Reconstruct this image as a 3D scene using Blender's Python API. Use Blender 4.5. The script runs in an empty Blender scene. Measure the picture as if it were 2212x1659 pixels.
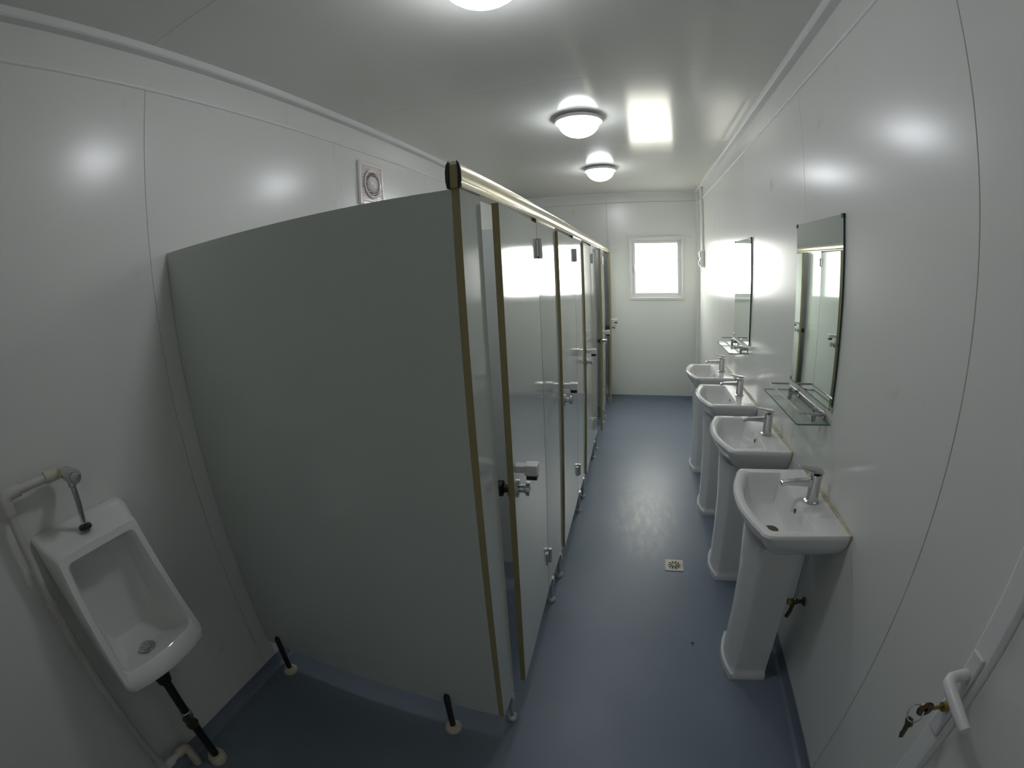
import bpy, bmesh, math, random
from mathutils import Vector, Matrix
random.seed(7)
S = bpy.context.scene
COL = S.collection
PI = math.pi

# ------------------------------------------------------------------ camera
# wide action-camera lens: a fisheye whose angle is a polynomial of the sensor radius
cd = bpy.data.cameras.new('camera')
cam = bpy.data.objects.new('camera', cd)
COL.objects.link(cam)
cd.type = 'PANO'
cd.sensor_fit = 'HORIZONTAL'
cd.sensor_width = 36.0
try:
    cd.panorama_type = 'FISHEYE_LENS_POLYNOMIAL'
    pc = cd
except Exception:
    cd.cycles.panorama_type = 'FISHEYE_LENS_POLYNOMIAL'
    pc = cd.cycles
pc.fisheye_fov = PI
pc.fisheye_polynomial_k0 = 0.0
pc.fisheye_polynomial_k1 = -6.45131385e-02
pc.fisheye_polynomial_k2 = -2.98612431e-05
pc.fisheye_polynomial_k3 = 1.98884928e-05
pc.fisheye_polynomial_k4 = -2.28916190e-07
cd.clip_start = 0.01
RX = Vector((0.9584879, 0.28024205, -0.05258655))
FW = Vector((-0.28436408, 0.92596775, -0.2484367))
UP = Vector((-0.02092896, 0.2530773, 0.96721965))
cam.matrix_world = Matrix(((RX.x, UP.x, -FW.x, 1.4303), (RX.y, UP.y, -FW.y, 0.0),
                           (RX.z, UP.z, -FW.z, 1.5473), (0, 0, 0, 1)))
S.camera = cam

# ------------------------------------------------------------------ room sizes (metres)
W, L, H = 2.119, 5.249, 2.432        # right wall, far wall, ceiling
Y0 = -0.62                           # near wall, behind the camera
WX0, WX1, WZ0, WZ1 = 1.33, 1.92, 1.215, 1.89   # window opening in the far wall

# ------------------------------------------------------------------ light
S.view_settings.view_transform = 'Standard'
S.view_settings.look = 'None'
S.view_settings.gamma = 1.0
S.view_settings.use_curve_mapping = False
S.view_settings.exposure = 0.0
S.cycles.use_denoising = True
S.cycles.use_adaptive_sampling = True
S.cycles.adaptive_threshold = 0.05
S.cycles.light_sampling_threshold = 0.03
S.cycles.max_bounces = 6
S.cycles.diffuse_bounces = 5
S.cycles.glossy_bounces = 4
S.cycles.transparent_max_bounces = 12
S.cycles.sample_clamp_indirect = 6.0
S.cycles.caustics_reflective = False
S.cycles.caustics_refractive = False
SKY = 24.0
LAMP = 27.0
wd = bpy.data.worlds.new('world')
S.world = wd
wd.use_nodes = True
bg = wd.node_tree.nodes['Background']
bg.inputs[0].default_value = (1.0, 0.975, 0.93, 1)   # bright overcast sky
bg.inputs[1].default_value = SKY
pl = bpy.data.lights.new('window_portal', 'AREA')   # sampling portal in the window opening
pl.shape = 'RECTANGLE'
pl.size = WX1 - WX0
pl.size_y = WZ1 - WZ0
pl.cycles.is_portal = True
po = bpy.data.objects.new('window_portal', pl)
COL.objects.link(po)
po.location = ((WX0 + WX1) / 2, L + 0.07, (WZ0 + WZ1) / 2)
po.rotation_euler = (-PI / 2, 0, 0)

# ------------------------------------------------------------------ materials
MATS = {}


def mat(name, col, rough=0.5, metal=0.0, spec=0.5, noise=None, bump=None, coat=0.0):
    """Principled material; noise=(scale, amount, second colour), bump=(scale, strength)."""
    m = bpy.data.materials.new(name)
    m.use_nodes = True
    nt = m.node_tree
    b = nt.nodes['Principled BSDF']
    b.inputs['Base Color'].default_value = (*col, 1)
    b.inputs['Roughness'].default_value = rough
    b.inputs['Metallic'].default_value = metal
    b.inputs['Specular IOR Level'].default_value = spec
    b.inputs['Coat Weight'].default_value = coat
    tc = nt.nodes.new('ShaderNodeTexCoord')
    if noise:
        sc, amt, c2 = noise
        n = nt.nodes.new('ShaderNodeTexNoise')
        n.inputs['Scale'].default_value = sc
        n.inputs['Detail'].default_value = 2
        nt.links.new(tc.outputs['Object'], n.inputs['Vector'])
        r = nt.nodes.new('ShaderNodeValToRGB')
        r.color_ramp.elements[0].position = 0.5 - 0.5 * (1 - amt) * 0.5
        r.color_ramp.elements[1].position = 0.5 + 0.5 * (1 - amt) * 0.5
        r.color_ramp.elements[0].color = (*col, 1)
        r.color_ramp.elements[1].color = (*c2, 1)
        nt.links.new(n.outputs['Fac'], r.inputs['Fac'])
        nt.links.new(r.outputs['Color'], b.inputs['Base Color'])
    if bump:
        n2 = nt.nodes.new('ShaderNodeTexNoise')
        n2.inputs['Scale'].default_value = bump[0]
        n2.inputs['Detail'].default_value = 2
        nt.links.new(tc.outputs['Object'], n2.inputs['Vector'])
        bp = nt.nodes.new('ShaderNodeBump')
        bp.inputs['Strength'].default_value = bump[1]
        bp.inputs['Distance'].default_value = 0.002
        nt.links.new(n2.outputs['Fac'], bp.inputs['Height'])
        nt.links.new(bp.outputs['Normal'], b.inputs['Normal'])
    MATS[name] = m
    return m


M = MATS
mat('panel_paint', (0.76, 0.77, 0.74), 0.24, spec=0.5, noise=(1.3, 0.0, (0.735, 0.74, 0.71)))
mat('ceiling_paint', (0.76, 0.765, 0.72), 0.14, spec=0.5, noise=(1.1, 0.0, (0.735, 0.74, 0.695)))
mat('white_trim', (0.80, 0.80, 0.80), 0.35)
mat('laminate', (0.62, 0.655, 0.625), 0.10, spec=0.6, noise=(0.9, 0.0, (0.60, 0.635, 0.61)))
mat('edge_band', (0.36, 0.30, 0.145), 0.4)
mat('champagne_alu', (0.74, 0.68, 0.52), 0.22, metal=0.85)
mat('black_plastic', (0.02, 0.02, 0.022), 0.4)
mat('chrome', (0.62, 0.62, 0.64), 0.14, metal=1.0)
mat('satin_steel', (0.66, 0.66, 0.65), 0.36, metal=0.8)
mat('ceramic', (0.78, 0.78, 0.77), 0.06, spec=0.55)
mat('sealant', (0.42, 0.32, 0.12), 0.6, noise=(30, 0.2, (0.66, 0.62, 0.48)))
mat('white_pvc', (0.62, 0.61, 0.58), 0.4, noise=(12, 0.2, (0.55, 0.53, 0.48)))
mat('cream_pvc', (0.60, 0.56, 0.44), 0.45)
mat('white_plastic', (0.72, 0.72, 0.71), 0.35)
mat('fan_plastic', (0.84, 0.79, 0.77), 0.18)
mat('black_rubber', (0.012, 0.012, 0.012), 0.35)
mat('dark_hole', (0.02, 0.02, 0.02), 0.8)
mat('brass', (0.42, 0.32, 0.10), 0.35, metal=0.9)
mat('old_brass', (0.16, 0.12, 0.07), 0.35, metal=0.9)
mat('mirror_glass', (0.80, 0.86, 0.83), 0.015, metal=1.0)
mat('glass_edge', (0.02, 0.06, 0.05), 0.15)
mat('shelf_edge', (0.14, 0.26, 0.20), 0.15)
mat('lamp_rim', (0.82, 0.82, 0.83), 0.35)
mat('drain_tile', (0.62, 0.58, 0.50), 0.4, noise=(30, 0.2, (0.5, 0.46, 0.38)))
mat('blue_scrap', (0.03, 0.09, 0.32), 0.5)
mat('ground', (0.45, 0.43, 0.40), 0.9)

def smudges(m, thr, col, amt):
    nt = m.node_tree
    b = nt.nodes['Principled BSDF']
    src = b.inputs['Base Color'].links[0].from_socket
    tc = nt.nodes.new('ShaderNodeTexCoord')
    n = nt.nodes.new('ShaderNodeTexNoise')
    n.inputs['Scale'].default_value = 5.0
    n.inputs['Detail'].default_value = 3
    n.inputs['Roughness'].default_value = 0.6
    nt.links.new(tc.outputs['Object'], n.inputs['Vector'])
    mr = nt.nodes.new('ShaderNodeMapRange')
    mr.inputs[1].default_value = thr
    mr.inputs[2].default_value = thr + 0.08
    mr.inputs[4].default_value = amt
    nt.links.new(n.outputs['Fac'], mr.inputs[0])
    mx = nt.nodes.new('ShaderNodeMix')
    mx.data_type = 'RGBA'
    mx.inputs[7].default_value = (*col, 1)
    nt.links.new(mr.outputs[0], mx.inputs[0])
    nt.links.new(src, mx.inputs[6])
    nt.links.new(mx.outputs[2], b.inputs['Base Color'])


smudges(M['panel_paint'], 0.69, (0.55, 0.48, 0.36), 0.35)

# lamp diffuser: gives off light
m = bpy.data.materials.new('lamp_diffuser')
m.use_nodes = True
b = m.node_tree.nodes['Principled BSDF']
b.inputs['Base Color'].default_value = (0.85, 0.85, 0.85, 1)
b.inputs['Emission Color'].default_value = (0.93, 0.95, 1.0, 1)
b.inputs['Emission Strength'].default_value = LAMP
M['lamp_diffuser'] = m


def thin_glass(name, tint, refl=0.08):
    m = bpy.data.materials.new(name)
    m.use_nodes = True
    nt = m.node_tree
    nt.nodes.clear()
    out = nt.nodes.new('ShaderNodeOutputMaterial')
    mix = nt.nodes.new('ShaderNodeMixShader')
    t = nt.nodes.new('ShaderNodeBsdfTransparent')
    t.inputs[0].default_value = (*tint, 1)
    g = nt.nodes.new('ShaderNodeBsdfGlossy')
    g.inputs['Roughness'].default_value = 0.02
    f = nt.nodes.new('ShaderNodeLayerWeight')
    f.inputs[0].default_value = 0.5
    pw = nt.nodes.new('ShaderNodeMath')
    pw.operation = 'POWER'
    pw.inputs[1].default_value = 4.0
    ml = nt.nodes.new('ShaderNodeMath')
    ml.operation = 'MULTIPLY_ADD'
    ml.inputs[1].default_value = 0.6
    ml.inputs[2].default_value = 0.04
    nt.links.new(f.outputs['Facing'], pw.inputs[0])
    nt.links.new(pw.outputs[0], ml.inputs[0])
    nt.links.new(ml.outputs[0], mix.inputs[0])
    nt.links.new(t.outputs[0], mix.inputs[1])
    nt.links.new(g.outputs[0], mix.inputs[2])
    nt.links.new(mix.outputs[0], out.inputs[0])
    M[name] = m


thin_glass('pane_glass', (0.95, 0.97, 0.96))
thin_glass('shelf_glass', (0.93, 0.965, 0.94))

# vinyl floor: blue-grey, with chalky scuffed patch near the drain
m = bpy.data.materials.new('vinyl_floor')
m.use_nodes = True
nt = m.node_tree
b = nt.nodes['Principled BSDF']
b.inputs['Roughness'].default_value = 0.38
b.inputs['Specular IOR Level'].default_value = 0.4
geo = nt.nodes.new('ShaderNodeTexCoord')
n1 = nt.nodes.new('ShaderNodeTexNoise')
n1.inputs['Scale'].default_value = 2.5
n1.inputs['Detail'].default_value = 3
nt.links.new(geo.outputs['Object'], n1.inputs['Vector'])
r1 = nt.nodes.new('ShaderNodeValToRGB')
r1.color_ramp.elements[0].position = 0.3
r1.color_ramp.elements[1].position = 0.75
r1.color_ramp.elements[0].color = (0.165, 0.205, 0.258, 1)
r1.color_ramp.elements[1].color = (0.195, 0.235, 0.288, 1)
nt.links.new(n1.outputs['Fac'], r1.inputs['Fac'])
# patch mask: distance from the scuffed place, broken up by stretched noise
mp = nt.nodes.new('ShaderNodeMapping')
mp.inputs['Location'].default_value = (-1.50, -2.50, 0)
nt.links.new(geo.outputs['Object'], mp.inputs['Vector'])
mp2 = nt.nodes.new('ShaderNodeMapping')
mp2.inputs['Scale'].default_value = (4.6, 2.2, 1)
nt.links.new(mp.outputs[0], mp2.inputs['Vector'])
ln = nt.nodes.new('ShaderNodeVectorMath')
ln.operation = 'LENGTH'
nt.links.new(mp2.outputs[0], ln.inputs[0])
fall = nt.nodes.new('ShaderNodeMapRange')
fall.inputs[1].default_value = 0.15
fall.inputs[2].default_value = 1.1
fall.inputs[3].default_value = 1.0
fall.inputs[4].default_value = 0.0
nt.links.new(ln.outputs['Value'], fall.inputs[0])
st = nt.nodes.new('ShaderNodeMapping')
st.inputs['Scale'].default_value = (11, 3.5, 1)
st.inputs['Rotation'].default_value = (0, 0, 0.5)
nt.links.new(geo.outputs['Object'], st.inputs['Vector'])
n2 = nt.nodes.new('ShaderNodeTexNoise')
n2.inputs['Scale'].default_value = 2.0
n2.inputs['Detail'].default_value = 5
n2.inputs['Roughness'].default_value = 0.65
nt.links.new(st.outputs[0], n2.inputs['Vector'])
r2 = nt.nodes.new('ShaderNodeMapRange')
r2.inputs[1].default_value = 0.43
r2.inputs[2].default_value = 0.66
nt.links.new(n2.outputs['Fac'], r2.inputs[0])
mul = nt.nodes.new('ShaderNodeMath')
mul.operation = 'MULTIPLY'
nt.links.new(fall.outputs[0], mul.inputs[0])
nt.links.new(r2.outputs[0], mul.inputs[1])
mx = nt.nodes.new('ShaderNodeMix')
mx.data_type = 'RGBA'
mx.inputs[7].default_value = (0.40, 0.41, 0.40, 1)
nt.links.new(mul.outputs[0], mx.inputs[0])
nt.links.new(r1.outputs['Color'], mx.inputs[6])
nt.links.new(mx.outputs[2], b.inputs['Base Color'])
n3 = nt.nodes.new('ShaderNodeTexNoise')
n3.inputs['Scale'].default_value = 260
nt.links.new(geo.outputs['Object'], n3.inputs['Vector'])
bpn = nt.nodes.new('ShaderNodeBump')
bpn.inputs['Strength'].default_value = 0.12
bpn.inputs['Distance'].default_value = 0.001
nt.links.new(n3.outputs['Fac'], bpn.inputs['Height'])
nt.links.new(bpn.outputs['Normal'], b.inputs['Normal'])
M['vinyl_floor'] = m


# ------------------------------------------------------------------ mesh helpers
class MB:
    """Collects shapes (in world or local coordinates) into one mesh object."""

    def __init__(self):
        self.bm = bmesh.new()

    def box(self, a, b, mi=0):
        x0, x1 = sorted((a[0], b[0]))
        y0, y1 = sorted((a[1], b[1]))
        z0, z1 = sorted((a[2], b[2]))
        v = [self.bm.verts.new(p) for p in ((x0, y0, z0), (x1, y0, z0), (x1, y1, z0), (x0, y1, z0),
                                            (x0, y0, z1), (x1, y0, z1), (x1, y1, z1), (x0, y1, z1))]
        for q in ((3, 2, 1, 0), (4, 5, 6, 7), (0, 1, 5, 4), (1, 2, 6, 5), (2, 3, 7, 6), (3, 0, 4, 7)):
            f = self.bm.faces.new([v[i] for i in q])
            f.material_index = mi
        return self

    def loft(self, rings, cap0=True, cap1=True, closed=True):
        vs = [[self.bm.verts.new(p) for p in r] for r in rings]
        n = len(rings[0])
        for a, c in zip(vs, vs[1:]):
            for i in range(n if closed else n - 1):
                j = (i + 1) % n
                self.bm.faces.new((a[i], a[j], c[j], c[i]))
        if cap0:
            self.bm.faces.new(list(reversed(vs[0])))
        if cap1:
            self.bm.faces.new(vs[-1])
        return self

    def tube(self, pts, r, n=14):
        """Round tube along a path; r a number or one per point."""
        pts = [Vector(p) for p in pts]
        rr = r if isinstance(r, (list, tuple)) else [r] * len(pts)
        d0 = (pts[1] - pts[0]).normalized()
        ref = Vector((0, 0, 1)) if abs(d0.z) < 0.9 else Vector((1, 0, 0))
        u = d0.cross(ref).normalized()
        rings = []
        for i, p in enumerate(pts):
            if i == 0:
                t = d0
            elif i == len(pts) - 1:
                t = (pts[i] - pts[i - 1]).normalized()
            else:
                t = ((pts[i + 1] - pts[i]).normalized() + (pts[i] - pts[i - 1]).normalized())
                t = t.normalized() if t.length > 1e-6 else d0
            u = (u - t * u.dot(t)).normalized()
            w = t.cross(u)
            rings.append([p + (u * math.cos(2 * PI * k / n) + w * math.sin(2 * PI * k / n)) * rr[i] for k in range(n)])
        return self.loft(rings)

    def lathe(self, prof, c, n=32, axis='z'):
        """prof: (radius, height) pairs from one end to the other."""
        rings = []
        for r, h in prof:
            ring = []
            for k in range(n):
                a = 2 * PI * k / n
                p = (math.cos(a) * max(r, 1e-5), math.sin(a) * max(r, 1e-5), h)
                if axis == 'x':
                    p = (p[2], p[0], p[1])
                elif axis == 'y':
                    p = (p[1], p[2], p[0])
                ring.append(Vector(p) + Vector(c))
            rings.append(ring)
        return self.loft(rings)

    def prism(self, poly, a0, a1, axis):
        """Extrude a 2-D outline along an axis ('y': poly is (x, z); 'x': (y, z); 'z': (x, y))."""
        def P(p, a):
            return {'y': (p[0], a, p[1]), 'x': (a, p[0], p[1]), 'z': (p[0], p[1], a)}[axis]
        return self.loft([[P(p, a0) for p in poly], [P(p, a1) for p in poly]])

    def build(self, name, mats, parent=None, smooth=False, bevel=0.0, seg=2):
        bmesh.ops.recalc_face_normals(self.bm, faces=self.bm.faces)
        org = Vector(parent['_o']) if parent is not None and '_o' in parent else Vector((0, 0, 0))
        if org.length:
            for v in self.bm.verts:
                v.co -= org
        me = bpy.data.meshes.new(name)
        self.bm.to_mesh(me)
        self.bm.free()
        for k in (mats if isinstance(mats, (list, tuple)) else [mats]):
            me.materials.append(M[k])
        if smooth:
            for p in me.polygons:
                p.use_smooth = True
            try:
                me.set_sharp_from_angle(angle=math.radians(38))
            except Exception:
                pass
        o = bpy.data.objects.new(name, me)
        COL.objects.link(o)
        if parent is not None:
            o.parent = parent
            if '_o' in parent:
                o['_o'] = list(parent['_o'])
        if bevel:
            bv = o.modifiers.new('bevel', 'BEVEL')
            bv.width = bevel
            bv.segments = seg
            bv.limit_method = 'ANGLE'
            bv.angle_limit = math.radians(40)
            bv.harden_normals = False
        return o


def arc(c, r, a0, a1, n, plane='xz'):
    out = []
    for i in range(n + 1):
        a = a0 + (a1 - a0) * i / n
        u, v = math.cos(a) * r, math.sin(a) * r
        out.append({'xz': (c[0] + u, c[1], c[2] + v), 'yz': (c[0], c[1] + u, c[2] + v), 'xy': (c[0] + u, c[1] + v, c[2])}[plane])
    return out


def tag(o, label, cat, group=None):
    o['label'] = label
    o['category'] = cat
    if group:
        o['group'] = group
    return o


def thing(name, label, cat, loc, group=None):
    o = bpy.data.objects.new(name, None)
    o.empty_display_size = 0.05
    COL.objects.link(o)
    o.location = loc
    o['_o'] = list(loc)
    return tag(o, label, cat, group)


def struct(o):
    o['kind'] = 'structure'
    return o


def copy_tree(o, parent=None):
    c = o.copy()
    COL.objects.link(c)
    c.parent = parent
    for ch in list(o.children):
        copy_tree(ch, c)
    return c


# ------------------------------------------------------------------ the setting
struct(MB().box((-12, -8, -0.14), (14, 30, -0.11)).build('ground', 'ground'))
struct(MB().box((-0.06, Y0 - 0.06, -0.10), (W + 0.06, L + 0.06, 0.0)).build('floor', 'vinyl_floor'))

ZB = 2.290                              # bead line below the fascia
G = 0.0011                              # half joint
T = 0.010                               # panel thickness in front of the backing


def wall_panels(root, cuts, fixed, axis, face, z0=0.0, z1=ZB, G=G):
    """Sandwich panels between the cuts, face of the panels at 'fixed'; face = +1 or -1 pointing into the room."""
    for a, c in zip(cuts, cuts[1:]):
        mb = MB()
        if axis == 'y':
            mb.box((fixed, a + G, z0), (fixed - face * T, c - G, z1))
        else:
            mb.box((a + G, fixed, z0), (c - G, fixed - face * T, z1))
        mb.build('wall_panel', 'panel_paint', root, bevel=0.001, seg=1)


wl = struct(MB().box((-T, Y0 - 0.06, 0), (-0.06, L + 0.06, H + T)).build('wall_left', 'panel_paint'))
lc = [Y0, -0.22, 0.807, 1.834, 2.861, 3.888, 4.915, L]
wall_panels(wl, lc, 0.0, 'y', 1, G=0.0005)
for a, c in ((Y0, 1.503), (1.503, 3.55), (3.55, L)):
    MB().box((0, a + 0.0005, ZB), (-T, c - 0.0005, H)).build('fascia_board', 'panel_paint', wl, bevel=0.001, seg=1)

# right wall with the door opening
DY0, DY1, DZ = -0.36, 0.552, 2.02
wr = MB()
wr.box((W + T, DY1, 0), (W + 0.06, L + 0.06, H + T))
wr.box((W + T, Y0 - 0.06, 0), (W + 0.06, DY0, H + T))
wr.box((W + T, DY0, DZ), (W + 0.06, DY1, H + T))
wr = struct(wr.build('wall_right', 'panel_paint'))
wall_panels(wr, [DY1, 0.826, 1.853, 2.880, 3.907, 4.934, L], W, 'y', -1)
wall_panels(wr, [Y0, DY0], W, 'y', -1)
MB().box((W, DY0 + G, DZ), (W + T, DY1 - G, ZB)).build('wall_panel', 'panel_paint', wr, bevel=0.001, seg=1)
for a, c in ((Y0, 1.02), (1.02, 3.07), (3.07, L)):
    MB().box((W, a + G, ZB), (W + T, c - G, H)).build('fascia_board', 'panel_paint', wr, bevel=0.001, seg=1)

# far wall with the window opening
wf = MB()
wf.box((-T, L + T, 0), (WX0, L + 0.06, H + T))
wf.box((WX1, L + T, 0), (W + T, L + 0.06, H + T))
wf.box((WX0, L + T, 0), (WX1, L + 0.06, WZ0))
wf.box((WX0, L + T, WZ1), (WX1, L + 0.06, H + T))
wf = struct(wf.build('wall_far', 'panel_paint'))
MB().box((0 + G, L, 0), (1.071 - G, L + T, 2.315)).build('wall_panel', 'panel_paint', wf, bevel=0.001, seg=1)
p = MB()
p.box((1.071 + G, L - 0.004, 0), (WX0, L + T, 2.315))
p.box((WX1, L - 0.004, 0), (W - G, L + T, 2.315))
p.box((WX0, L - 0.004, 0), (WX1, L + T, WZ0))
p.box((WX0, L - 0.004, WZ1), (WX1, L + T, 2.315))
p.build('wall_panel', 'panel_paint', wf)
MB().box((0, L, 2.319), (W, L + T, H)).build('fascia_board', 'panel_paint', wf, bevel=0.001, seg=1)
wn = struct(MB().box((-T, Y0 - T, 0), (W + T, Y0 - 0.06, H + T)).build('wall_near', 'panel_paint'))
wall_panels(wn, [0, 1.06, W], Y0, 'x', 1, 0, H)

ce = struct(MB().box((-0.06, Y0 - 0.06, H + T), (W + 0.06, L + 0.06, H + 0.08)).build('ceiling', 'ceiling_paint'))
cc = [Y0, -0.40, 0.80, 1.992, 3.184, 4.376, L]
for a, c in zip(cc, cc[1:]):
    MB().box((0, a + 0.0004, H), (W, c - 0.0004, H + T)).build('ceiling_panel', 'ceiling_paint', ce, bevel=0.0005, seg=1)

# cornice rails, bead lines, corner strip
TR = 0.040
TZ = 2.404
struct(MB().prism([(0, TZ), (TR - 0.006, TZ), (TR, TZ + 0.005), (TR, H), (0, H)], Y0, L, 'y').build('trim_1', 'white_trim'))
struct(MB().prism([(W, TZ), (W - TR + 0.006, TZ), (W - TR, TZ + 0.005), (W - TR, H), (W, H)], Y0, L, 'y').build('trim_2', 'white_trim'))


def halfround(cx, cz, r, sgn, n=8):
    return [(cx + sgn * r * math.sin(PI * i / n), cz + r * math.cos(PI * i / n)) for i in range(n + 1)]


struct(MB().prism(halfround(0, ZB, 0.007, 1), Y0, L, 'y').build('trim_3', 'white_trim', smooth=True))
struct(MB().prism(halfround(W, ZB, 0.007, -1), Y0, L, 'y').build('trim_4', 'white_trim', smooth=True))
struct(MB().box((TR, L, H - 0.018), (W - TR, L - 0.018, H)).build('trim_5', 'white_trim', bevel=0.003))
struct(MB().prism([(W, L - 0.004), (W - 0.028, L - 0.004), (W - 0.028, L - 0.012), (W - 0.008, L - 0.032), (W, L - 0.032)], 0.07, TZ, 'z').build('trim_6', 'white_trim'))

# vinyl coved skirting
def skirting(name, pts, a0, a1, axis):
    struct(MB().prism(pts, a0, a1, axis).build(name, 'vinyl_floor', smooth=True))


SK = 0.055
skirting('baseboard_left', [(0, 0), (0.026, 0), (0.012, 0.006), (0.005, 0.020), (0.004, SK), (0, SK)], Y0, L, 'y')
skirting('baseboard_right', [(W, 0), (W - 0.026, 0), (W - 0.012, 0.006), (W - 0.005, 0.020), (W - 0.004, SK), (W, SK)], DY1, L, 'y')
skirting('baseboard_far', [(L - 0.004, 0), (L - 0.030, 0), (L - 0.016, 0.006), (L - 0.009, 0.020), (L - 0.008, SK * 0.7), (L - 0.004, SK * 0.7)], 0.03, W - 0.03, 'x')

# window
win = struct(thing('window_1', '', '', ((WX0 + WX1) / 2, L, WZ0)))
del win['label'], win['category']
FO = (1.302, 1.948, 1.186, 1.920)


def frame(mb, x0, x1, z0, z1, w, ya, yb):
    mb.box((x0, ya, z0), (x0 + w, yb, z1))
    mb.box((x1 - w, ya, z0), (x1, yb, z1))
    mb.box((x0 + w, ya, z0), (x1 - w, yb, z0 + w))
    mb.box((x0 + w, ya, z1 - w), (x1 - w, yb, z1))
    return mb


frame(MB(), *FO, 0.030, L - 0.004, L - 0.020).build('frame', 'white_plastic', win, bevel=0.004)
frame(MB(), WX0, WX1, WZ0, WZ1, 0.020, L - 0.004, L + 0.06).build('reveal', 'white_plastic', win)
frame(MB(), WX0 + 0.020, WX1 - 0.020, WZ0 + 0.020, WZ1 - 0.020, 0.032, L + 0.012, L + 0.045).build('sash', 'white_plastic', win, bevel=0.004)
MB().box((WX0 + 0.045, L + 0.026, WZ0 + 0.045), (WX1 - 0.045, L + 0.030, WZ1 - 0.045)).build('pane', 'pane_glass', win)
h = MB()
h.box((WX0 + 0.026, L + 0.012, 1.50), (WX0 + 0.046, L + 0.004, 1.56))
h.box((WX0 + 0.030, L + 0.004, 1.535), (WX0 + 0.042, L - 0.004, 1.60))
h.build('window_latch', 'white_plastic', win, bevel=0.002)

# entrance door in the right wall
dr = struct(thing('door_1', '', '', (W, DY0, 0)))
del dr['label'], dr['category']
MB().box((W - 0.004, DY0 + 0.012, 0.01), (W + 0.036, 0.492, DZ - 0.012)).build('door_leaf', 'panel_paint', dr, bevel=0.002)
p = MB()
p.prism([(W + 0.040, 0.494), (W - 0.010, 0.494), (W - 0.016, 0.500), (W - 0.016, 0.544), (W - 0.010, 0.550), (W + 0.040, 0.550)], 0.008, DZ, 'z')
p.build('lock_stile', 'white_trim', dr, bevel=0.002)
MB().box((W + 0.036, DY0 + 0.001, 0.008), (W - 0.012, DY0 + 0.012, DZ)).build('hinge_stile', 'white_trim', dr, bevel=0.002)
hd = MB()
hd.box((W - 0.016, 0.505, 0.720), (W - 0.024, 0.539, 0.935))
hd = hd.build('handle_plate', 'white_plastic', dr, bevel=0.006, seg=3)
lv = MB()
lv.tube([(W - 0.024, 0.522, 0.885), (W - 0.046, 0.522, 0.885), (W - 0.060, 0.520, 0.884), (W - 0.070, 0.512, 0.882),
         (W - 0.074, 0.495, 0.879), (W - 0.076, 0.460, 0.874), (W - 0.077, 0.415, 0.866)],
        [0.012, 0.011, 0.012, 0.0125, 0.0125, 0.012, 0.011], 12)
lv.build('lever', 'white_plastic', hd, smooth=True, bevel=0.002)
MB().lathe([(0.0, 0), (0.010, 0), (0.010, -0.014), (0.0, -0.014)], (W - 0.022, 0.522, 0.795), 16, 'x').build('lock_cylinder', 'brass', hd, smooth=True)

# key hanging in the lock
ky = thing('key', 'dark brass key with bow and ring left in the door lock under the white lever', 'key', (W - 0.036, 0.522, 0.795))
MB().box((W - 0.036, 0.5205, 0.789), (W - 0.062, 0.5235, 0.801)).build('key_shank', 'brass', ky, bevel=0.001)
MB().lathe([(0.005, -0.003), (0.0175, -0.003), (0.019, 0.0), (0.0175, 0.003), (0.005, 0.003), (0.005, -0.003)],
           (W - 0.076, 0.522, 0.795), 20, 'y').build('key_bow', 'old_brass', ky, smooth=True)
rg = MB()
rp = arc((W - 0.088, 0.527, 0.778), 0.017, 0, 2 * PI, 24, 'yz')
rg.tube([(q[0] + 0.010 * math.sin(i / 24 * PI * 2), q[1], q[2]) for i, q in enumerate(rp)], 0.0016, 6)
rg.build('key_ring', 'chrome', ky, smooth=True)
k2 = MB()
k2.prism([(0.526, 0.762), (0.536, 0.757), (0.540, 0.746), (0.533, 0.737), (0.530, 0.718), (0.532, 0.712), (0.529, 0.705), (0.525, 0.700), (0.521, 0.706), (0.522, 0.737), (0.516, 0.748), (0.518, 0.757)], W - 0.086, W - 0.091, 'x')
k2.build('spare_key', 'old_brass', ky)

# ------------------------------------------------------------------ ceiling lamps
def lamp(x, y, label):
    t = thing('ceiling_lamp', label, 'lamp', (x, y, H), 'round ceiling lamps')
    c = (x, y, H)
    MB().lathe([(0.0, 0.0), (0.112, 0.0), (0.134, -0.010), (0.138, -0.020), (0.134, -0.030), (0.118, -0.034), (0.10, -0.034), (0.0, -0.034)], c, 48).build('rim', 'lamp_rim', t, smooth=True)
    pr = [(0.0, -0.030)] + [(0.116 * math.cos(a), -0.034 - 0.082 * math.sin(a)) for a in [i * PI / 2 / 8 for i in range(9)]]
    MB().lathe(pr, c, 32).build('diffuser', 'lamp_diffuser', t, smooth=True)


lamp(1.065, 1.11, 'lit round ceiling lamp nearest the camera, above the first toilet cubicle')
lamp(1.125, 2.55, 'lit round dome lamp on the ceiling, middle one of the row')
lamp(1.125, 3.90, 'lit round dome lamp on the ceiling, farthest one, nearest the window wall')

# ------------------------------------------------------------------ toilet cubicles
XF, XB = 1.072, 1.054       # front and back of the front panels
ZT, ZL = 1.733, 0.149       # top and bottom of the panels
YP = 0.869                  # first side panel
SEAM = [1.565, 2.450, 3.330, 4.210, 5.090]
DW = 0.525


def foot(t, x, y, dx=0.0):
    f = MB()
    f.lathe([(0.0, 0.014), (0.010, 0.014), (0.010, ZL - 0.01), (0.0, ZL - 0.01)], (x, y, 0), 12)
    f.box((x - 0.013, y - 0.013, ZL - 0.035), (x + 0.013, y + 0.013, ZL))
    f = f.build('foot_post', 'satin_steel', t, smooth=True)
    MB().lathe([(0.0, 0.0), (0.021, 0.0), (0.021, 0.005), (0.018, 0.014), (0.012, 0.020), (0.0, 0.020)], (x, y, 0), 18).build('foot_flange', 'satin_steel', f, smooth=True)


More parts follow.
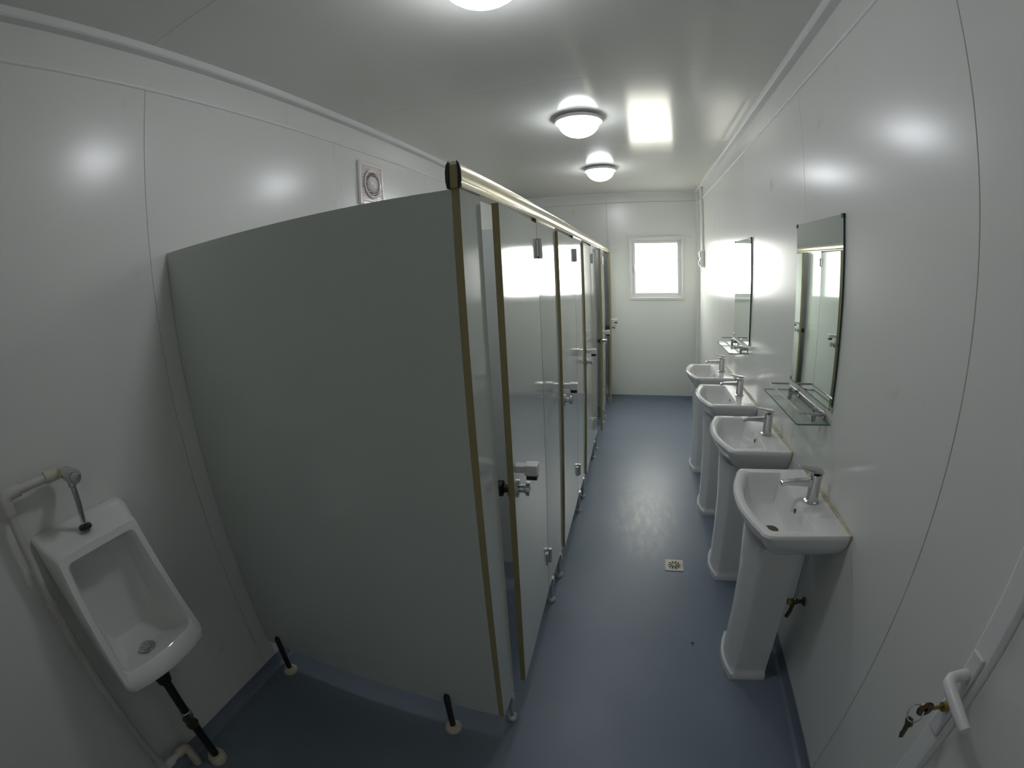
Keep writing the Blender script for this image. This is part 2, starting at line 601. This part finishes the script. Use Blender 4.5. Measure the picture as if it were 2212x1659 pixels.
# large side panel facing the urinal
t = thing('side_partition', 'wide grey side panel of the first cubicle, beside the urinal', 'partition', (0.53, YP, 0), 'cubicle side panels')
MB().box((0.003, YP, ZL), (XB, YP + 0.018, ZT)).build('panel', 'laminate', t, bevel=0.001, seg=1)
for fx in (0.085, 0.868):
    f = MB()
    f.tube([(fx, YP - 0.006, 0.012), (fx, YP - 0.006, ZL + 0.045), (fx, YP - 0.003, ZL + 0.056)], [0.0115, 0.0115, 0.008], 12)
    f = f.build('foot_post', 'black_plastic', t, smooth=True)
    MB().lathe([(0.0, 0.0), (0.032, 0.0), (0.032, 0.006), (0.026, 0.015), (0.013, 0.022), (0.0, 0.022)], (fx, YP - 0.006, 0), 20).build('foot_flange', 'cream_pvc', f, smooth=True)

lab = ['second', 'third', 'fourth']
for i, y in enumerate([1.745, 2.625, 3.505, 4.385]):
    nm = 'grey side panel between the ' + ['first and second', 'second and third', 'third and fourth', 'fourth and fifth'][i] + ' cubicles'
    t = thing('side_partition', nm, 'partition', (0.53, y, 0), 'cubicle side panels')
    MB().box((0.003, y - 0.009, ZL), (XB, y + 0.009, ZT)).build('panel', 'laminate', t, bevel=0.001, seg=1)
    foot(t, 0.10, y)

# front pilasters
pil = [(YP, 0.992)] + [(SEAM[i] + 0.002, SEAM[i + 1] - DW - 0.004) for i in range(4)] + [(SEAM[4] + 0.002, L - 0.006)]
names = ['narrow grey front panel at the corner of the first cubicle, with a tan edge',
         'grey front panel between the first and second cubicle doors',
         'grey front panel between the second and third cubicle doors',
         'grey front panel between the third and fourth cubicle doors',
         'grey front panel between the fourth and fifth cubicle doors',
         'grey front panel between the last cubicle door and the window wall']
for i, (a, c) in enumerate(pil):
    t = thing('front_panel', names[i], 'partition', ((XF + XB) / 2, (a + c) / 2, 0), 'cubicle front panels')
    MB().box((XB, a + 0.0015, ZL), (XF, c - 0.0015, ZT)).build('panel', 'laminate', t)
    MB().box((XB, a, ZL), (XF, a + 0.0015, ZT)).build('edge_band', 'edge_band', t)
    MB().box((XB, c - 0.0015, ZL), (XF, c, ZT)).build('edge_band', 'edge_band', t)
    for fy in ([c - 0.025] if i == 0 else [a + 0.095, c - 0.06] if i < 5 else [a + 0.06]):
        foot(t, 1.064, fy)

# head rail
t = thing('head_rail', 'pale gold aluminium rail along the top of the cubicle fronts', 'rail', (1.063, YP, ZT), None)
RP = [(1.037, 1.7335), (1.089, 1.7335), (1.089, 1.745), (1.084, 1.750), (1.089, 1.756), (1.090, 1.770), (1.084, 1.783),
      (1.074, 1.790), (1.063, 1.792), (1.052, 1.790), (1.042, 1.783), (1.036, 1.770), (1.037, 1.756), (1.042, 1.750), (1.037, 1.745)]
RP = [(1.063 + (x - 1.063) * 0.64, z) for x, z in RP]
MB().prism(RP, YP - 0.004, L - 0.004, 'y').build('profile', 'champagne_alu', t, smooth=True)
MB().box((1.054, YP - 0.006, 1.7335), (1.072, YP - 0.0045, 1.783)).build('end_plate', 'edge_band', t)
for sx in (-1, 1):
    e = MB()
    prof = [(1.063 + sx * u, z) for u, z in ((0.0095, 1.731), (0.0150, 1.733), (0.0178, 1.748), (0.0178, 1.770), (0.0150, 1.784), (0.0090, 1.792), (0.0095, 1.780), (0.0105, 1.760), (0.0098, 1.740))]
    e.prism(prof, YP - 0.009, YP - 0.0045, 'y')
    e.build('end_cap', 'black_plastic', t)

# doors
angs = [3.2, 1.2, 1.2, 4.6, 6.8]
ordn = ['first', 'second', 'third', 'fourth', 'fifth']
dl = ['grey cubicle door standing slightly ajar, nearest the urinal, with white pull bar',
      'grey cubicle door shut, second from the urinal, with the window mirrored in it',
      'grey cubicle door, third from the urinal, middle one of five',
      'grey cubicle door standing ajar, second from the window wall',
      'grey cubicle door standing ajar, last before the window wall']
for i, (sm, an) in enumerate(zip(SEAM, angs)):
    # local frame: hinge axis at origin on the front face; leaf runs to -y
    t = thing('cubicle_door', dl[i], 'door', (XF, sm, 0), 'cubicle doors')
    t['_o'] = [0, 0, 0]
    TH = XF - XB
    MB().box((-TH, -DW + 0.0015, ZL), (0, -0.003, ZT - 0.012)).build('leaf', 'laminate', t)
    MB().box((-TH, -DW, ZL), (0.0, -DW + 0.0015, ZT - 0.012)).build('edge_band', 'edge_band', t)
    for hz in (0.355, 1.630):
        hb = MB()
        hb.box((0.0, -0.034, hz - 0.030), (0.006, -0.005, hz + 0.030))
        hb.tube([(0.009, 0, hz - 0.036), (0.009, 0, hz + 0.036)], 0.009, 12)
        hb.build('hinge', 'satin_steel', t, bevel=0.001)
    pb = MB()
    pb.box((0.0, -DW + 0.012, 1.010), (0.032, -DW + 0.040, 1.032))
    pb.box((0.028, -DW + 0.008, 1.004), (0.064, -DW + 0.044, 1.036))
    pb = pb.build('pull_bar', 'white_plastic', t, bevel=0.003)
    MB().box((0.032, -DW + 0.012, 0.990), (0.062, -DW + 0.040, 1.004)).build('grip_pad', 'black_plastic', pb, bevel=0.002)
    kb = MB()
    kb.lathe([(0.0, 0.0), (0.026, 0.0), (0.026, 0.006), (0.012, 0.008), (0.012, 0.022), (0.021, 0.026), (0.021, 0.036), (0.0, 0.038)], (0.0, -DW + 0.040, 0.948), 20, 'x')
    kb = kb.build('latch_knob', 'chrome', t, smooth=True)
    kb2 = MB()
    kb2.lathe([(0.0, 0.0), (0.026, 0.0), (0.026, -0.006), (0.012, -0.008), (0.012, -0.022), (0.024, -0.026), (0.024, -0.040), (0.0, -0.042)], (-TH, -DW + 0.040, 0.945), 20, 'x')
    kb2.build('inside_knob', 'black_plastic', t, smooth=True)
    t.rotation_euler = (0, 0, math.radians(an))

# ------------------------------------------------------------------ wash basins
def ring(u0, u1, hw, bow, r, z, hwb=None):
    """Closed outline of a basin: straight back at u0, sides, front bowed out to u1; u = distance from the wall (local -x)."""
    hwb = hwb or hw
    pts = []
    nb, ns, na, nf = 8, 5, 5, 12
    for i in range(nb):
        pts.append((u0, -hwb + 2 * hwb * i / nb))
    uc = u1 - bow - r
    for i in range(ns):
        s = i / ns
        pts.append((u0 + (uc - u0) * s, hwb + (hw - hwb) * s))
    for i in range(na):
        a = PI / 2 * (1 - i / na)
        pts.append((uc + r * math.cos(a), hw - r + r * math.sin(a)))
    for i in range(nf):
        v = (hw - r) * (1 - 2 * i / nf)
        pts.append((u1 - bow * (v / max(hw - r, 1e-4)) ** 2, v))
    for i in range(na):
        a = -PI / 2 * (i / na)
        pts.append((uc + r * math.cos(a), -(hw - r) + r * math.sin(a)))
    for i in range(ns):
        s = i / ns
        pts.append((uc + (u0 - uc) * s, -hw + (hw - hwb) * s))
    return [(-u, v, z) for u, v in pts]


t = thing('wash_basin', 'white ceramic pedestal wash basin nearest the camera and the door', 'sink', (0, 0, 0), 'pedestal wash basins along the right wall')
bm_ = MB()
bm_.loft([ring(0.030, 0.205, 0.085, 0.02, 0.03, 0.610),
          ring(0.012, 0.250, 0.150, 0.025, 0.04, 0.655),
          ring(0.003, 0.290, 0.205, 0.034, 0.045, 0.700),
          ring(0.003, 0.318, 0.232, 0.040, 0.042, 0.740),
          ring(0.003, 0.333, 0.241, 0.042, 0.036, 0.768),
          ring(0.003, 0.335, 0.242, 0.042, 0.034, 0.778),
          ring(0.006, 0.330, 0.238, 0.042, 0.032, 0.7855),
          ring(0.012, 0.322, 0.232, 0.042, 0.030, 0.7870),
          ring(0.112, 0.306, 0.208, 0.040, 0.024, 0.7845),
          ring(0.117, 0.299, 0.203, 0.040, 0.022, 0.778),
          ring(0.122, 0.292, 0.198, 0.038, 0.024, 0.755),
          ring(0.130, 0.278, 0.185, 0.034, 0.030, 0.705),
          ring(0.142, 0.255, 0.160, 0.028, 0.040, 0.682),
          ring(0.165, 0.225, 0.080, 0.015, 0.030, 0.676)])
bsn = bm_.build('basin', 'ceramic', t, smooth=True)
MB().lathe([(0.0, 0.0), (0.024, 0.0), (0.026, 0.003), (0.020, 0.0045), (0.0, 0.002)], (-0.195, -0.03, 0.676), 20).build('drain', 'old_brass', bsn, smooth=True)
MB().lathe([(0.0, 0.0), (0.012, 0.0), (0.010, -0.003), (0.0, -0.003)], (-0.1205, -0.03, 0.752), 16, 'x').build('overflow_hole', 'black_plastic', bsn, smooth=True)
pm = MB()
pm.loft([ring(0.090, 0.262, 0.127, 0.024, 0.010, 0.0),
         ring(0.090, 0.262, 0.127, 0.024, 0.010, 0.028),
         ring(0.094, 0.254, 0.121, 0.022, 0.012, 0.036),
         ring(0.095, 0.252, 0.118, 0.022, 0.014, 0.060),
         ring(0.102, 0.258, 0.120, 0.022, 0.016, 0.250),
         ring(0.110, 0.266, 0.126, 0.022, 0.018, 0.450),
         ring(0.116, 0.278, 0.138, 0.024, 0.020, 0.600),
         ring(0.118, 0.282, 0.145, 0.024, 0.022, 0.672)], True, True)
pm.build('pedestal', 'ceramic', t, smooth=True)
sl = MB()
sl.tube([(-0.003, -0.243, 0.775), (-0.004, -0.243, 0.787), (-0.004, -0.12, 0.789), (-0.0045, 0.05, 0.788), (-0.004, 0.243, 0.788)], [0.003, 0.0042, 0.0034, 0.0045, 0.0036], 8)
sl.build('sealant_line', 'sealant', t, smooth=True)
fb = MB()
FC = (-0.065, -0.02)
fb.lathe([(0.0, 0.7855), (0.026, 0.7855), (0.027, 0.790), (0.0215, 0.794), (0.0205, 0.872), (0.0225, 0.878), (0.0225, 0.892), (0.0, 0.894)], (FC[0], FC[1], 0), 24)
fa = fb.build('faucet', 'chrome', t, smooth=True)
sp = MB()
sp.loft([[(x, FC[1] + v, z) for v, z in ((-w, z0), (w, z0), (w, z1), (-w, z1))] for x, w, z0, z1 in
         ((-0.075, 0.014, 0.845, 0.872), (-0.12, 0.0135, 0.850, 0.870), (-0.165, 0.0125, 0.852, 0.867), (-0.188, 0.012, 0.846, 0.862))])
sp.build('spout', 'chrome', fa, bevel=0.003)
lv = MB()
lv.loft([[(x, FC[1] + v, z) for v, z in ((-w, z0), (w, z0), (w, z1), (-w, z1))] for x, w, z0, z1 in
         ((-0.043, 0.016, 0.896, 0.906), (-0.075, 0.017, 0.897, 0.910), (-0.115, 0.012, 0.908, 0.917), (-0.135, 0.010, 0.916, 0.921))])
lv.build('lever', 'chrome', fa, bevel=0.003)

YS = [1.395, 2.045, 2.705, 3.350]
sl_ = ['white ceramic pedestal wash basin nearest the camera and the door',
       'white pedestal wash basin second from the camera, just left of the first',
       'white pedestal wash basin third from the camera, left of the far mirror',
       'white pedestal wash basin farthest from the camera, nearest the window wall']
sl_[1] = 'white pedestal wash basin second from the camera, behind the nearest one'
sl_[2] = 'white pedestal wash basin third from the camera, second from the window wall'
for i, y in enumerate(YS):
    o = t if i == 0 else copy_tree(t)
    o['label'] = sl_[i]
    o.location = (W, y, 0)

# supply valve and hose under the nearest basin
VY, VZ = 1.345, 0.365
t = thing('angle_valve', 'dark brass angle valve on the wall behind the nearest basin pedestal', 'valve', (W, VY, VZ))
v = MB()
v.lathe([(0.0, 0.0), (0.020, 0.0), (0.016, -0.006), (0.008, -0.008), (0.008, -0.028), (0.012, -0.029), (0.012, -0.052), (0.0, -0.052)], (W, VY, VZ), 16, 'x')
v.build('valve_body', 'old_brass', t, smooth=True)
MB().lathe([(0.0, 0.0), (0.012, 0.0), (0.014, -0.008), (0.012, -0.016), (0.0, -0.016)], (W - 0.052, VY, VZ), 10, 'x').build('valve_knob', 'brass', t)
MB().tube([(W - 0.042, VY, VZ + 0.010), (W - 0.042, VY, VZ + 0.07), (W - 0.040, VY + 0.004, VZ + 0.15), (W - 0.036, VY + 0.008, VZ + 0.23)], 0.006, 8).build('hose', 'satin_steel', t, smooth=True)
MB().tube([(W - 0.042, VY, VZ - 0.008), (W - 0.046, VY, VZ - 0.05), (W - 0.056, VY - 0.004, VZ - 0.075)], 0.008, 8).build('outlet', 'old_brass', t, smooth=True)

# ------------------------------------------------------------------ mirrors and glass shelves
for i, yc in enumerate((1.708, 3.000)):
    y0, y1, z0, z1 = yc - 0.232, yc + 0.232, 1.082, 1.737
    t = thing('wall_mirror', ['frameless rectangular wall mirror, the nearer one', 'frameless rectangular wall mirror, the farther one by the bright window glare'][i], 'mirror', (W, yc, z0), 'mirrors above the basins')
    g = MB()
    g.box((W - 0.008, y0, z0), (W - 0.003, y1, z1))
    g = g.build('glass', ['mirror_glass', 'glass_edge'], t)
    for pgn in g.data.polygons:
        pgn.material_index = 0 if pgn.normal.x < -0.9 else 1
    for cy, cz in ((y0 + 0.0, z1), (y1, z1), (y0, z0), (y1, z0)):
        sy = 1 if cy == y0 else -1
        sz = 1 if cz == z0 else -1
        MB().box((W - 0.0105, cy - sy * 0.002, cz - sz * 0.002), (W, cy + sy * 0.012, cz + sz * 0.012)).build('corner_clip', 'black_plastic' if sz < 0 else 'chrome', t)
    zs = 1.026
    t = thing('glass_shelf', ['glass shelf with chrome guard rail under the nearer mirror', 'glass shelf with chrome guard rail under the farther mirror'][i], 'shelf', (W, yc, zs), 'glass shelves under the mirrors')
    g = MB()
    g.prism([(W - 0.002, y0), (W - 0.122, y0), (W - 0.128, y0 + 0.006), (W - 0.128, y1 - 0.006), (W - 0.122, y1), (W - 0.002, y1)], zs, zs + 0.006, 'z')
    g = g.build('plate', ['shelf_glass', 'shelf_edge'], t)
    for pgn in g.data.polygons:
        pgn.material_index = 0 if abs(pgn.normal.z) > 0.9 else 1
    zr = zs + 0.036
    rl = MB()
    ya, yb = y0 + 0.022, y1 - 0.022
    path = [(W - 0.018, ya, zr), (W - 0.096, ya, zr)] + arc((W - 0.096, ya + 0.012, zr), 0.012, -PI / 2, -PI, 4, 'xy')[1:] \
        + arc((W - 0.096, yb - 0.012, zr), 0.012, -PI, -3 * PI / 2, 4, 'xy') + [(W - 0.018, yb, zr)]
    rl.tube(path, 0.0045, 8)
    rl.tube([(W - 0.018, ya, zr), (W - 0.018, yb, zr)], 0.0045, 8)
    rl.build('guard_rail', 'chrome', t, smooth=True)
    for by in (yc - 0.165, yc + 0.12):
        bk = MB()
        bk.tube([(W, by, zs + 0.020), (W - 0.050, by, zs + 0.020)], 0.009, 12)
        bk.tube([(W - 0.040, by, zs - 0.008), (W - 0.040, by, zr + 0.006)], 0.008, 12)
        bk.lathe([(0.0, 0.0), (0.016, 0.0), (0.016, -0.005), (0.0, -0.005)], (W, by, zs + 0.020), 16, 'x')
        bk.build('bracket', 'chrome', t, smooth=True)

# ------------------------------------------------------------------ conduit and switch by the far corner
t = thing('cable_conduit', 'white vertical cable trunking at the far end of the right wall', 'conduit', (W, 4.86, 1.75))
MB().box((W - 0.001, 4.845, 1.745), (W - 0.024, 4.885, TZ - 0.002)).build('trunking', 'white_plastic', t, bevel=0.003)
t = thing('socket_box', 'white surface socket box below the trunking by the far corner', 'switch', (W, 4.865, 1.55))
MB().box((W - 0.001, 4.820, 1.560), (W - 0.040, 4.905, 1.738)).build('box', 'white_plastic', t, bevel=0.005)
MB().box((W - 0.040, 4.830, 1.572), (W - 0.048, 4.895, 1.652)).build('cover_plate', 'white_plastic', t, bevel=0.003)
MB().box((W - 0.040, 4.830, 1.665), (W - 0.052, 4.895, 1.728)).build('cover_plate', 'white_plastic', t, bevel=0.003)
MB().box((W - 0.048, 4.845, 1.585), (W - 0.062, 4.880, 1.625)).build('rocker', 'white_plastic', t, bevel=0.003)

# ------------------------------------------------------------------ exhaust fan on the left wall
t = thing('exhaust_fan', 'square pinkish plastic exhaust fan high on the left wall', 'fan', (0, 2.15, 1.985))
frame_ = MB()
fy0, fy1, fz0, fz1 = 2.030, 2.278, 1.985, 2.232
frame_.box((0.001, fy0, fz0), (0.018, fy0 + 0.022, fz1))
frame_.box((0.001, fy1 - 0.022, fz0), (0.018, fy1, fz1))
frame_.box((0.001, fy0 + 0.022, fz0), (0.018, fy1 - 0.022, fz0 + 0.022))
frame_.box((0.001, fy0 + 0.022, fz1 - 0.022), (0.018, fy1 - 0.022, fz1))
frame_.build('housing', 'fan_plastic', t, bevel=0.005)
MB().box((0.001, fy0 + 0.022, fz0 + 0.022), (0.0095, fy1 - 0.022, fz1 - 0.022)).build('backing', 'fan_plastic', t)
n = 20
for k in range(n):
    z = fz0 + 0.028 + (fz1 - fz0 - 0.056) * k / (n - 1)
    MB().prism([(0.0095, z + 0.0040), (0.0150, z + 0.0005), (0.0150, z - 0.0025), (0.0095, z - 0.0035)], fy0 + 0.022, fy1 - 0.022, 'y').build('slat', 'fan_plastic', t)
MB().lathe([(0.076, 0.012), (0.084, 0.021), (0.078, 0.024), (0.070, 0.021), (0.070, 0.012), (0.076, 0.012)], (0, 2.154, 2.108), 40, 'x').build('ring', 'fan_plastic', t, smooth=True)
MB().lathe([(0.0, 0.008), (0.046, 0.010), (0.046, 0.020), (0.036, 0.030), (0.0, 0.036)], (0, 2.154, 2.108), 32, 'x').build('hub', 'fan_plastic', t, smooth=True)

# ------------------------------------------------------------------ urinal
UC = 0.370
t = thing('urinal', 'white ceramic wall urinal below the pipe on the left wall', 'urinal', (0, UC, 0.43))


def uring(hw_t, hw_b, z0, z1, r, fx, bowz=0.0, n=7):
    """Rounded outline in y/z (bottom z0, top z1) with x = fx(y, z); half width tapers from top to bottom."""
    pts = []
    corners = [(1, 1), (-1, 1), (-1, -1), (1, -1)]
    raw = []
    for ci, (sy, sz) in enumerate(corners):
        hw = hw_t if sz > 0 else hw_b
        zc = z1 - r if sz > 0 else z0 + r
        for i in range(n + 1):
            a = PI / 2 * ci + PI / 2 * i / n
            raw.append((sy * (hw - r) + r * math.cos(a), zc + r * math.sin(a)))
        # straight run to the next corner
        sy2, sz2 = corners[(ci + 1) % 4]
        hw2 = hw_t if sz2 > 0 else hw_b
        zc2 = z1 - r if sz2 > 0 else z0 + r
        a = PI / 2 * (ci + 1)
        p0 = raw[-1]
        p1 = (sy2 * (hw2 - r) + r * math.cos(a), zc2 + r * math.sin(a))
        for k in range(1, 8):
            raw.append((p0[0] + (p1[0] - p0[0]) * k / 8, p0[1] + (p1[1] - p0[1]) * k / 8))
    for y, z in raw:
        zz = z
        if bowz and z < (z0 + z1) / 2:
            zz = z - bowz * (1 - min(1, abs(y) / hw_b) ** 2) * ((z0 + z1) / 2 - z) / ((z1 - z0) / 2)
        pts.append((fx(y, zz), UC + y, zz))
    return pts


def front(off):
    # slanting front: shallow at the top, deep at the bottom with a bowed nose
    def f(y, z):
        s = min(max((1.0 - z) / 0.36, 0.0), 1.15)
        return 0.128 + 0.100 * s + 0.040 * max(s - 0.35, 0) * (1 - min(1, abs(y) / 0.15) ** 2) + off
    return f


def flat(x):
    return lambda y, z: x


ub = MB()
ub.loft([uring(0.150, 0.100, 0.440, 1.033, 0.012, flat(0.003)),
         uring(0.150, 0.112, 0.455, 1.031, 0.014, flat(0.030)),
         uring(0.148, 0.130, 0.500, 1.024, 0.016, flat(0.055)),
         uring(0.140, 0.146, 0.560, 1.008, 0.018, lambda y, z: 0.086 + 0.075 * min(max((1 - z) / 0.45, 0), 1)),
         uring(0.136, 0.150, 0.582, 1.003, 0.020, front(-0.024)),
         uring(0.134, 0.151, 0.592, 0.999, 0.022, front(-0.008)),
         uring(0.130, 0.148, 0.608, 0.993, 0.022, front(0.0)),
         uring(0.113, 0.130, 0.640, 0.972, 0.020, front(-0.001)),
         uring(0.108, 0.125, 0.647, 0.966, 0.020, front(-0.008)),
         uring(0.104, 0.118, 0.622, 0.958, 0.022, lambda y, z: 0.105 + 0.07 * min(max((1 - z) / 0.36, 0), 1)),
         uring(0.098, 0.105, 0.608, 0.945, 0.030, lambda y, z: 0.062 + 0.05 * min(max((0.72 - z) / 0.10, 0), 1)),
         uring(0.075, 0.080, 0.640, 0.915, 0.040, flat(0.045))], True, True)
ub.build('bowl', 'ceramic', t, smooth=True)
sr = MB()
sr.lathe([(0.0, 0.0), (0.026, 0.0), (0.028, 0.003), (0.024, 0.006), (0.0, 0.007)], (0.150, UC - 0.012, 0.622), 24)
for k in range(6):
    a = k * PI / 3
    sr.lathe([(0.0, 0.0068), (0.0035, 0.0068), (0.0035, 0.0074), (0.0, 0.0074)], (0.150 + 0.014 * math.cos(a), UC - 0.012 + 0.014 * math.sin(a), 0.622), 8)
sr.build('strainer', 'chrome', t, smooth=True)

# water pipe to the urinal
PX, PY = 0.050, 0.190
t = thing('water_pipe', 'white plastic water pipe rising beside the urinal on the left wall', 'pipe', (PX, PY, 0))
rp_ = 0.0125
MB().tube([(PX, PY, 0.125), (PX, PY, 1.165)], rp_, 16).build('riser', 'white_pvc', t, smooth=True)
MB().tube([(PX, PY + 0.012, 1.182), (PX, 0.340, 1.182)], rp_, 16).build('top_run', 'white_pvc', t, smooth=True)
MB().tube([(PX, PY + 0.012, 0.105), (PX, 0.290, 0.105)], rp_, 16).build('bottom_run', 'white_pvc', t, smooth=True)
rf = 0.0175
MB().tube([(PX, PY, 1.130)] + [(PX, PY + 0.020 - 0.020 * math.cos(a), 1.162 + 0.020 * math.sin(a)) for a in [i * PI / 2 / 6 for i in range(7)]] + [(PX, PY + 0.046, 1.182)], rf, 16).build('elbow', 'white_pvc', t, smooth=True)
MB().tube([(PX, 0.312, 1.182)] + [(PX + 0.020 - 0.020 * math.cos(a), 0.344 + 0.020 * math.sin(a), 1.182) for a in [i * PI / 2 / 6 for i in range(7)]] + [(PX + 0.040, 0.364, 1.182)], rf, 16).build('elbow', 'cream_pvc', t, smooth=True)
MB().tube([(PX, PY, 0.155), (PX, PY, 0.125)] + [(PX, PY + 0.020 - 0.020 * math.cos(a), 0.125 - 0.020 * math.sin(a)) for a in [i * PI / 2 / 6 for i in range(7)]] + [(PX, PY + 0.046, 0.105)], rf, 16).build('elbow', 'white_pvc', t, smooth=True)
MB().tube([(PX, 0.262, 0.105)] + [(PX, 0.284 + 0.020 * math.sin(a), 0.085 + 0.020 * math.cos(a)) for a in [i * PI / 2 / 6 for i in range(7)]] + [(PX, 0.304, 0.0)], rf, 16).build('elbow', 'cream_pvc', t, smooth=True)
for z in (0.42, 0.86):
    cl = MB()
    cl.box((0.0, PY - 0.008, z - 0.008), (PX - 0.008, PY + 0.008, z + 0.008))
    cl.lathe([(0.0125, -0.008), (0.0155, -0.008), (0.0155, 0.008), (0.0125, 0.008), (0.0125, -0.008)], (PX, PY, z), 16)
    cl.build('pipe_clip', 'white_pvc', t)

# chrome flush valve
t = thing('flush_valve', 'chrome push button flush valve above the urinal', 'valve', (PX + 0.05, 0.364, 1.02))
fv = MB()
fv.lathe([(0.0, 0.0), (0.018, 0.0), (0.020, 0.006), (0.020, 0.040), (0.017, 0.043), (0.021, 0.046), (0.021, 0.060), (0.018, 0.064), (0.0, 0.066)], (PX + 0.042, 0.364, 1.182), 24, 'x')
fv.build('valve_body', 'chrome', t, smooth=True)
MB().lathe([(0.0, 0.066), (0.015, 0.066), (0.014, 0.074), (0.0, 0.075)], (PX + 0.042, 0.364, 1.182), 20, 'x').build('push_button', 'chrome', t, smooth=True)
TX = PX + 0.062
MB().tube([(TX, 0.364, 1.170), (TX, 0.364, 1.150), (TX, 0.364, 1.148), (TX - 0.004, 0.364, 1.10), (TX - 0.026, 0.364, 1.028)], [0.012, 0.012, 0.0085, 0.0085, 0.0085], 14).build('down_tube', 'chrome', t, smooth=True)
MB().lathe([(0.0, 0.0), (0.020, 0.0), (0.018, 0.007), (0.010, 0.009), (0.0, 0.009)], (TX - 0.027, 0.364, 1.020), 20).build('rubber_collar', 'black_rubber', t, smooth=True)

# black waste pipe
DX = 0.115
t = thing('waste_pipe', 'black waste pipe with a chrome nut running from the urinal to the floor', 'pipe', (DX, 0.362, 0))
MB().tube([(DX - 0.012, 0.362, 0.500), (DX, 0.362, 0.44), (DX, 0.362, 0.02)], 0.0155, 16).build('pipe', 'black_rubber', t, smooth=True)
MB().lathe([(0.0, 0.0), (0.024, 0.0), (0.028, 0.030), (0.026, 0.045), (0.0, 0.045)], (DX - 0.004, 0.362, 0.448), 20).build('collar', 'black_rubber', t, smooth=True)
nt_ = MB()
nt_.lathe([(0.0, 0.0), (0.021, 0.0), (0.021, 0.022), (0.018, 0.026), (0.0, 0.026)], (DX, 0.362, 0.270), 8)
nt_.build('chrome_nut', 'chrome', t, smooth=True)
MB().lathe([(0.0, 0.0), (0.014, 0.0), (0.016, 0.028), (0.022, 0.030), (0.022, 0.044), (0.0, 0.046)], (DX + 0.012, 0.346, 0.278), 12, 'x').build('cleanout_cap', 'old_brass', t, smooth=True)
MB().lathe([(0.0, 0.0), (0.034, 0.0), (0.034, 0.024), (0.028, 0.036), (0.0, 0.036)], (DX, 0.362, 0.0), 24).build('floor_socket', 'cream_pvc', t, smooth=True)

# ------------------------------------------------------------------ floor drain and litter
t = thing('floor_drain', 'small square pale floor drain with round grate in the blue floor', 'drain', (1.672, 2.030, 0))
x0, x1, y0, y1 = 1.622, 1.722, 1.980, 2.080
MB().box((x0, y0, 0.0), (x1, y1, 0.0035)).build('plate', 'drain_tile', t, bevel=0.0012)
gr = MB()
gr.lathe([(0.0, 0.0035), (0.038, 0.0035), (0.038, 0.0045), (0.034, 0.0052), (0.0, 0.0052)], (1.672, 2.030, 0), 28)
gr = gr.build('grate', 'drain_tile', t, smooth=True)
for k in range(10):
    a = 2 * PI * k / 10
    c_, s_ = math.cos(a), math.sin(a)
    q = MB()
    pts2 = [(0.009, -0.0020), (0.034, -0.0048), (0.034, 0.0048), (0.009, 0.0020)]
    q.prism([(1.672 + u * c_ - w * s_, 2.030 + u * s_ + w * c_) for u, w in pts2], 0.0052, 0.0056, 'z')
    q.build('slot', 'dark_hole', gr)
lt = MB()
lt.loft([[(1.734, 1.462, 0.001), (1.741, 1.457, 0.001), (1.746, 1.464, 0.001), (1.739, 1.470, 0.001)],
         [(1.735, 1.463, 0.007), (1.740, 1.459, 0.005), (1.744, 1.463, 0.008), (1.739, 1.468, 0.006)]])
tag(lt.build('paper_scrap', 'blue_scrap'), 'tiny blue scrap lying on the floor near the closest basin', 'litter')

# internal helper property is not part of the scene description
for o in bpy.data.objects:
    if '_o' in o:
        del o['_o']
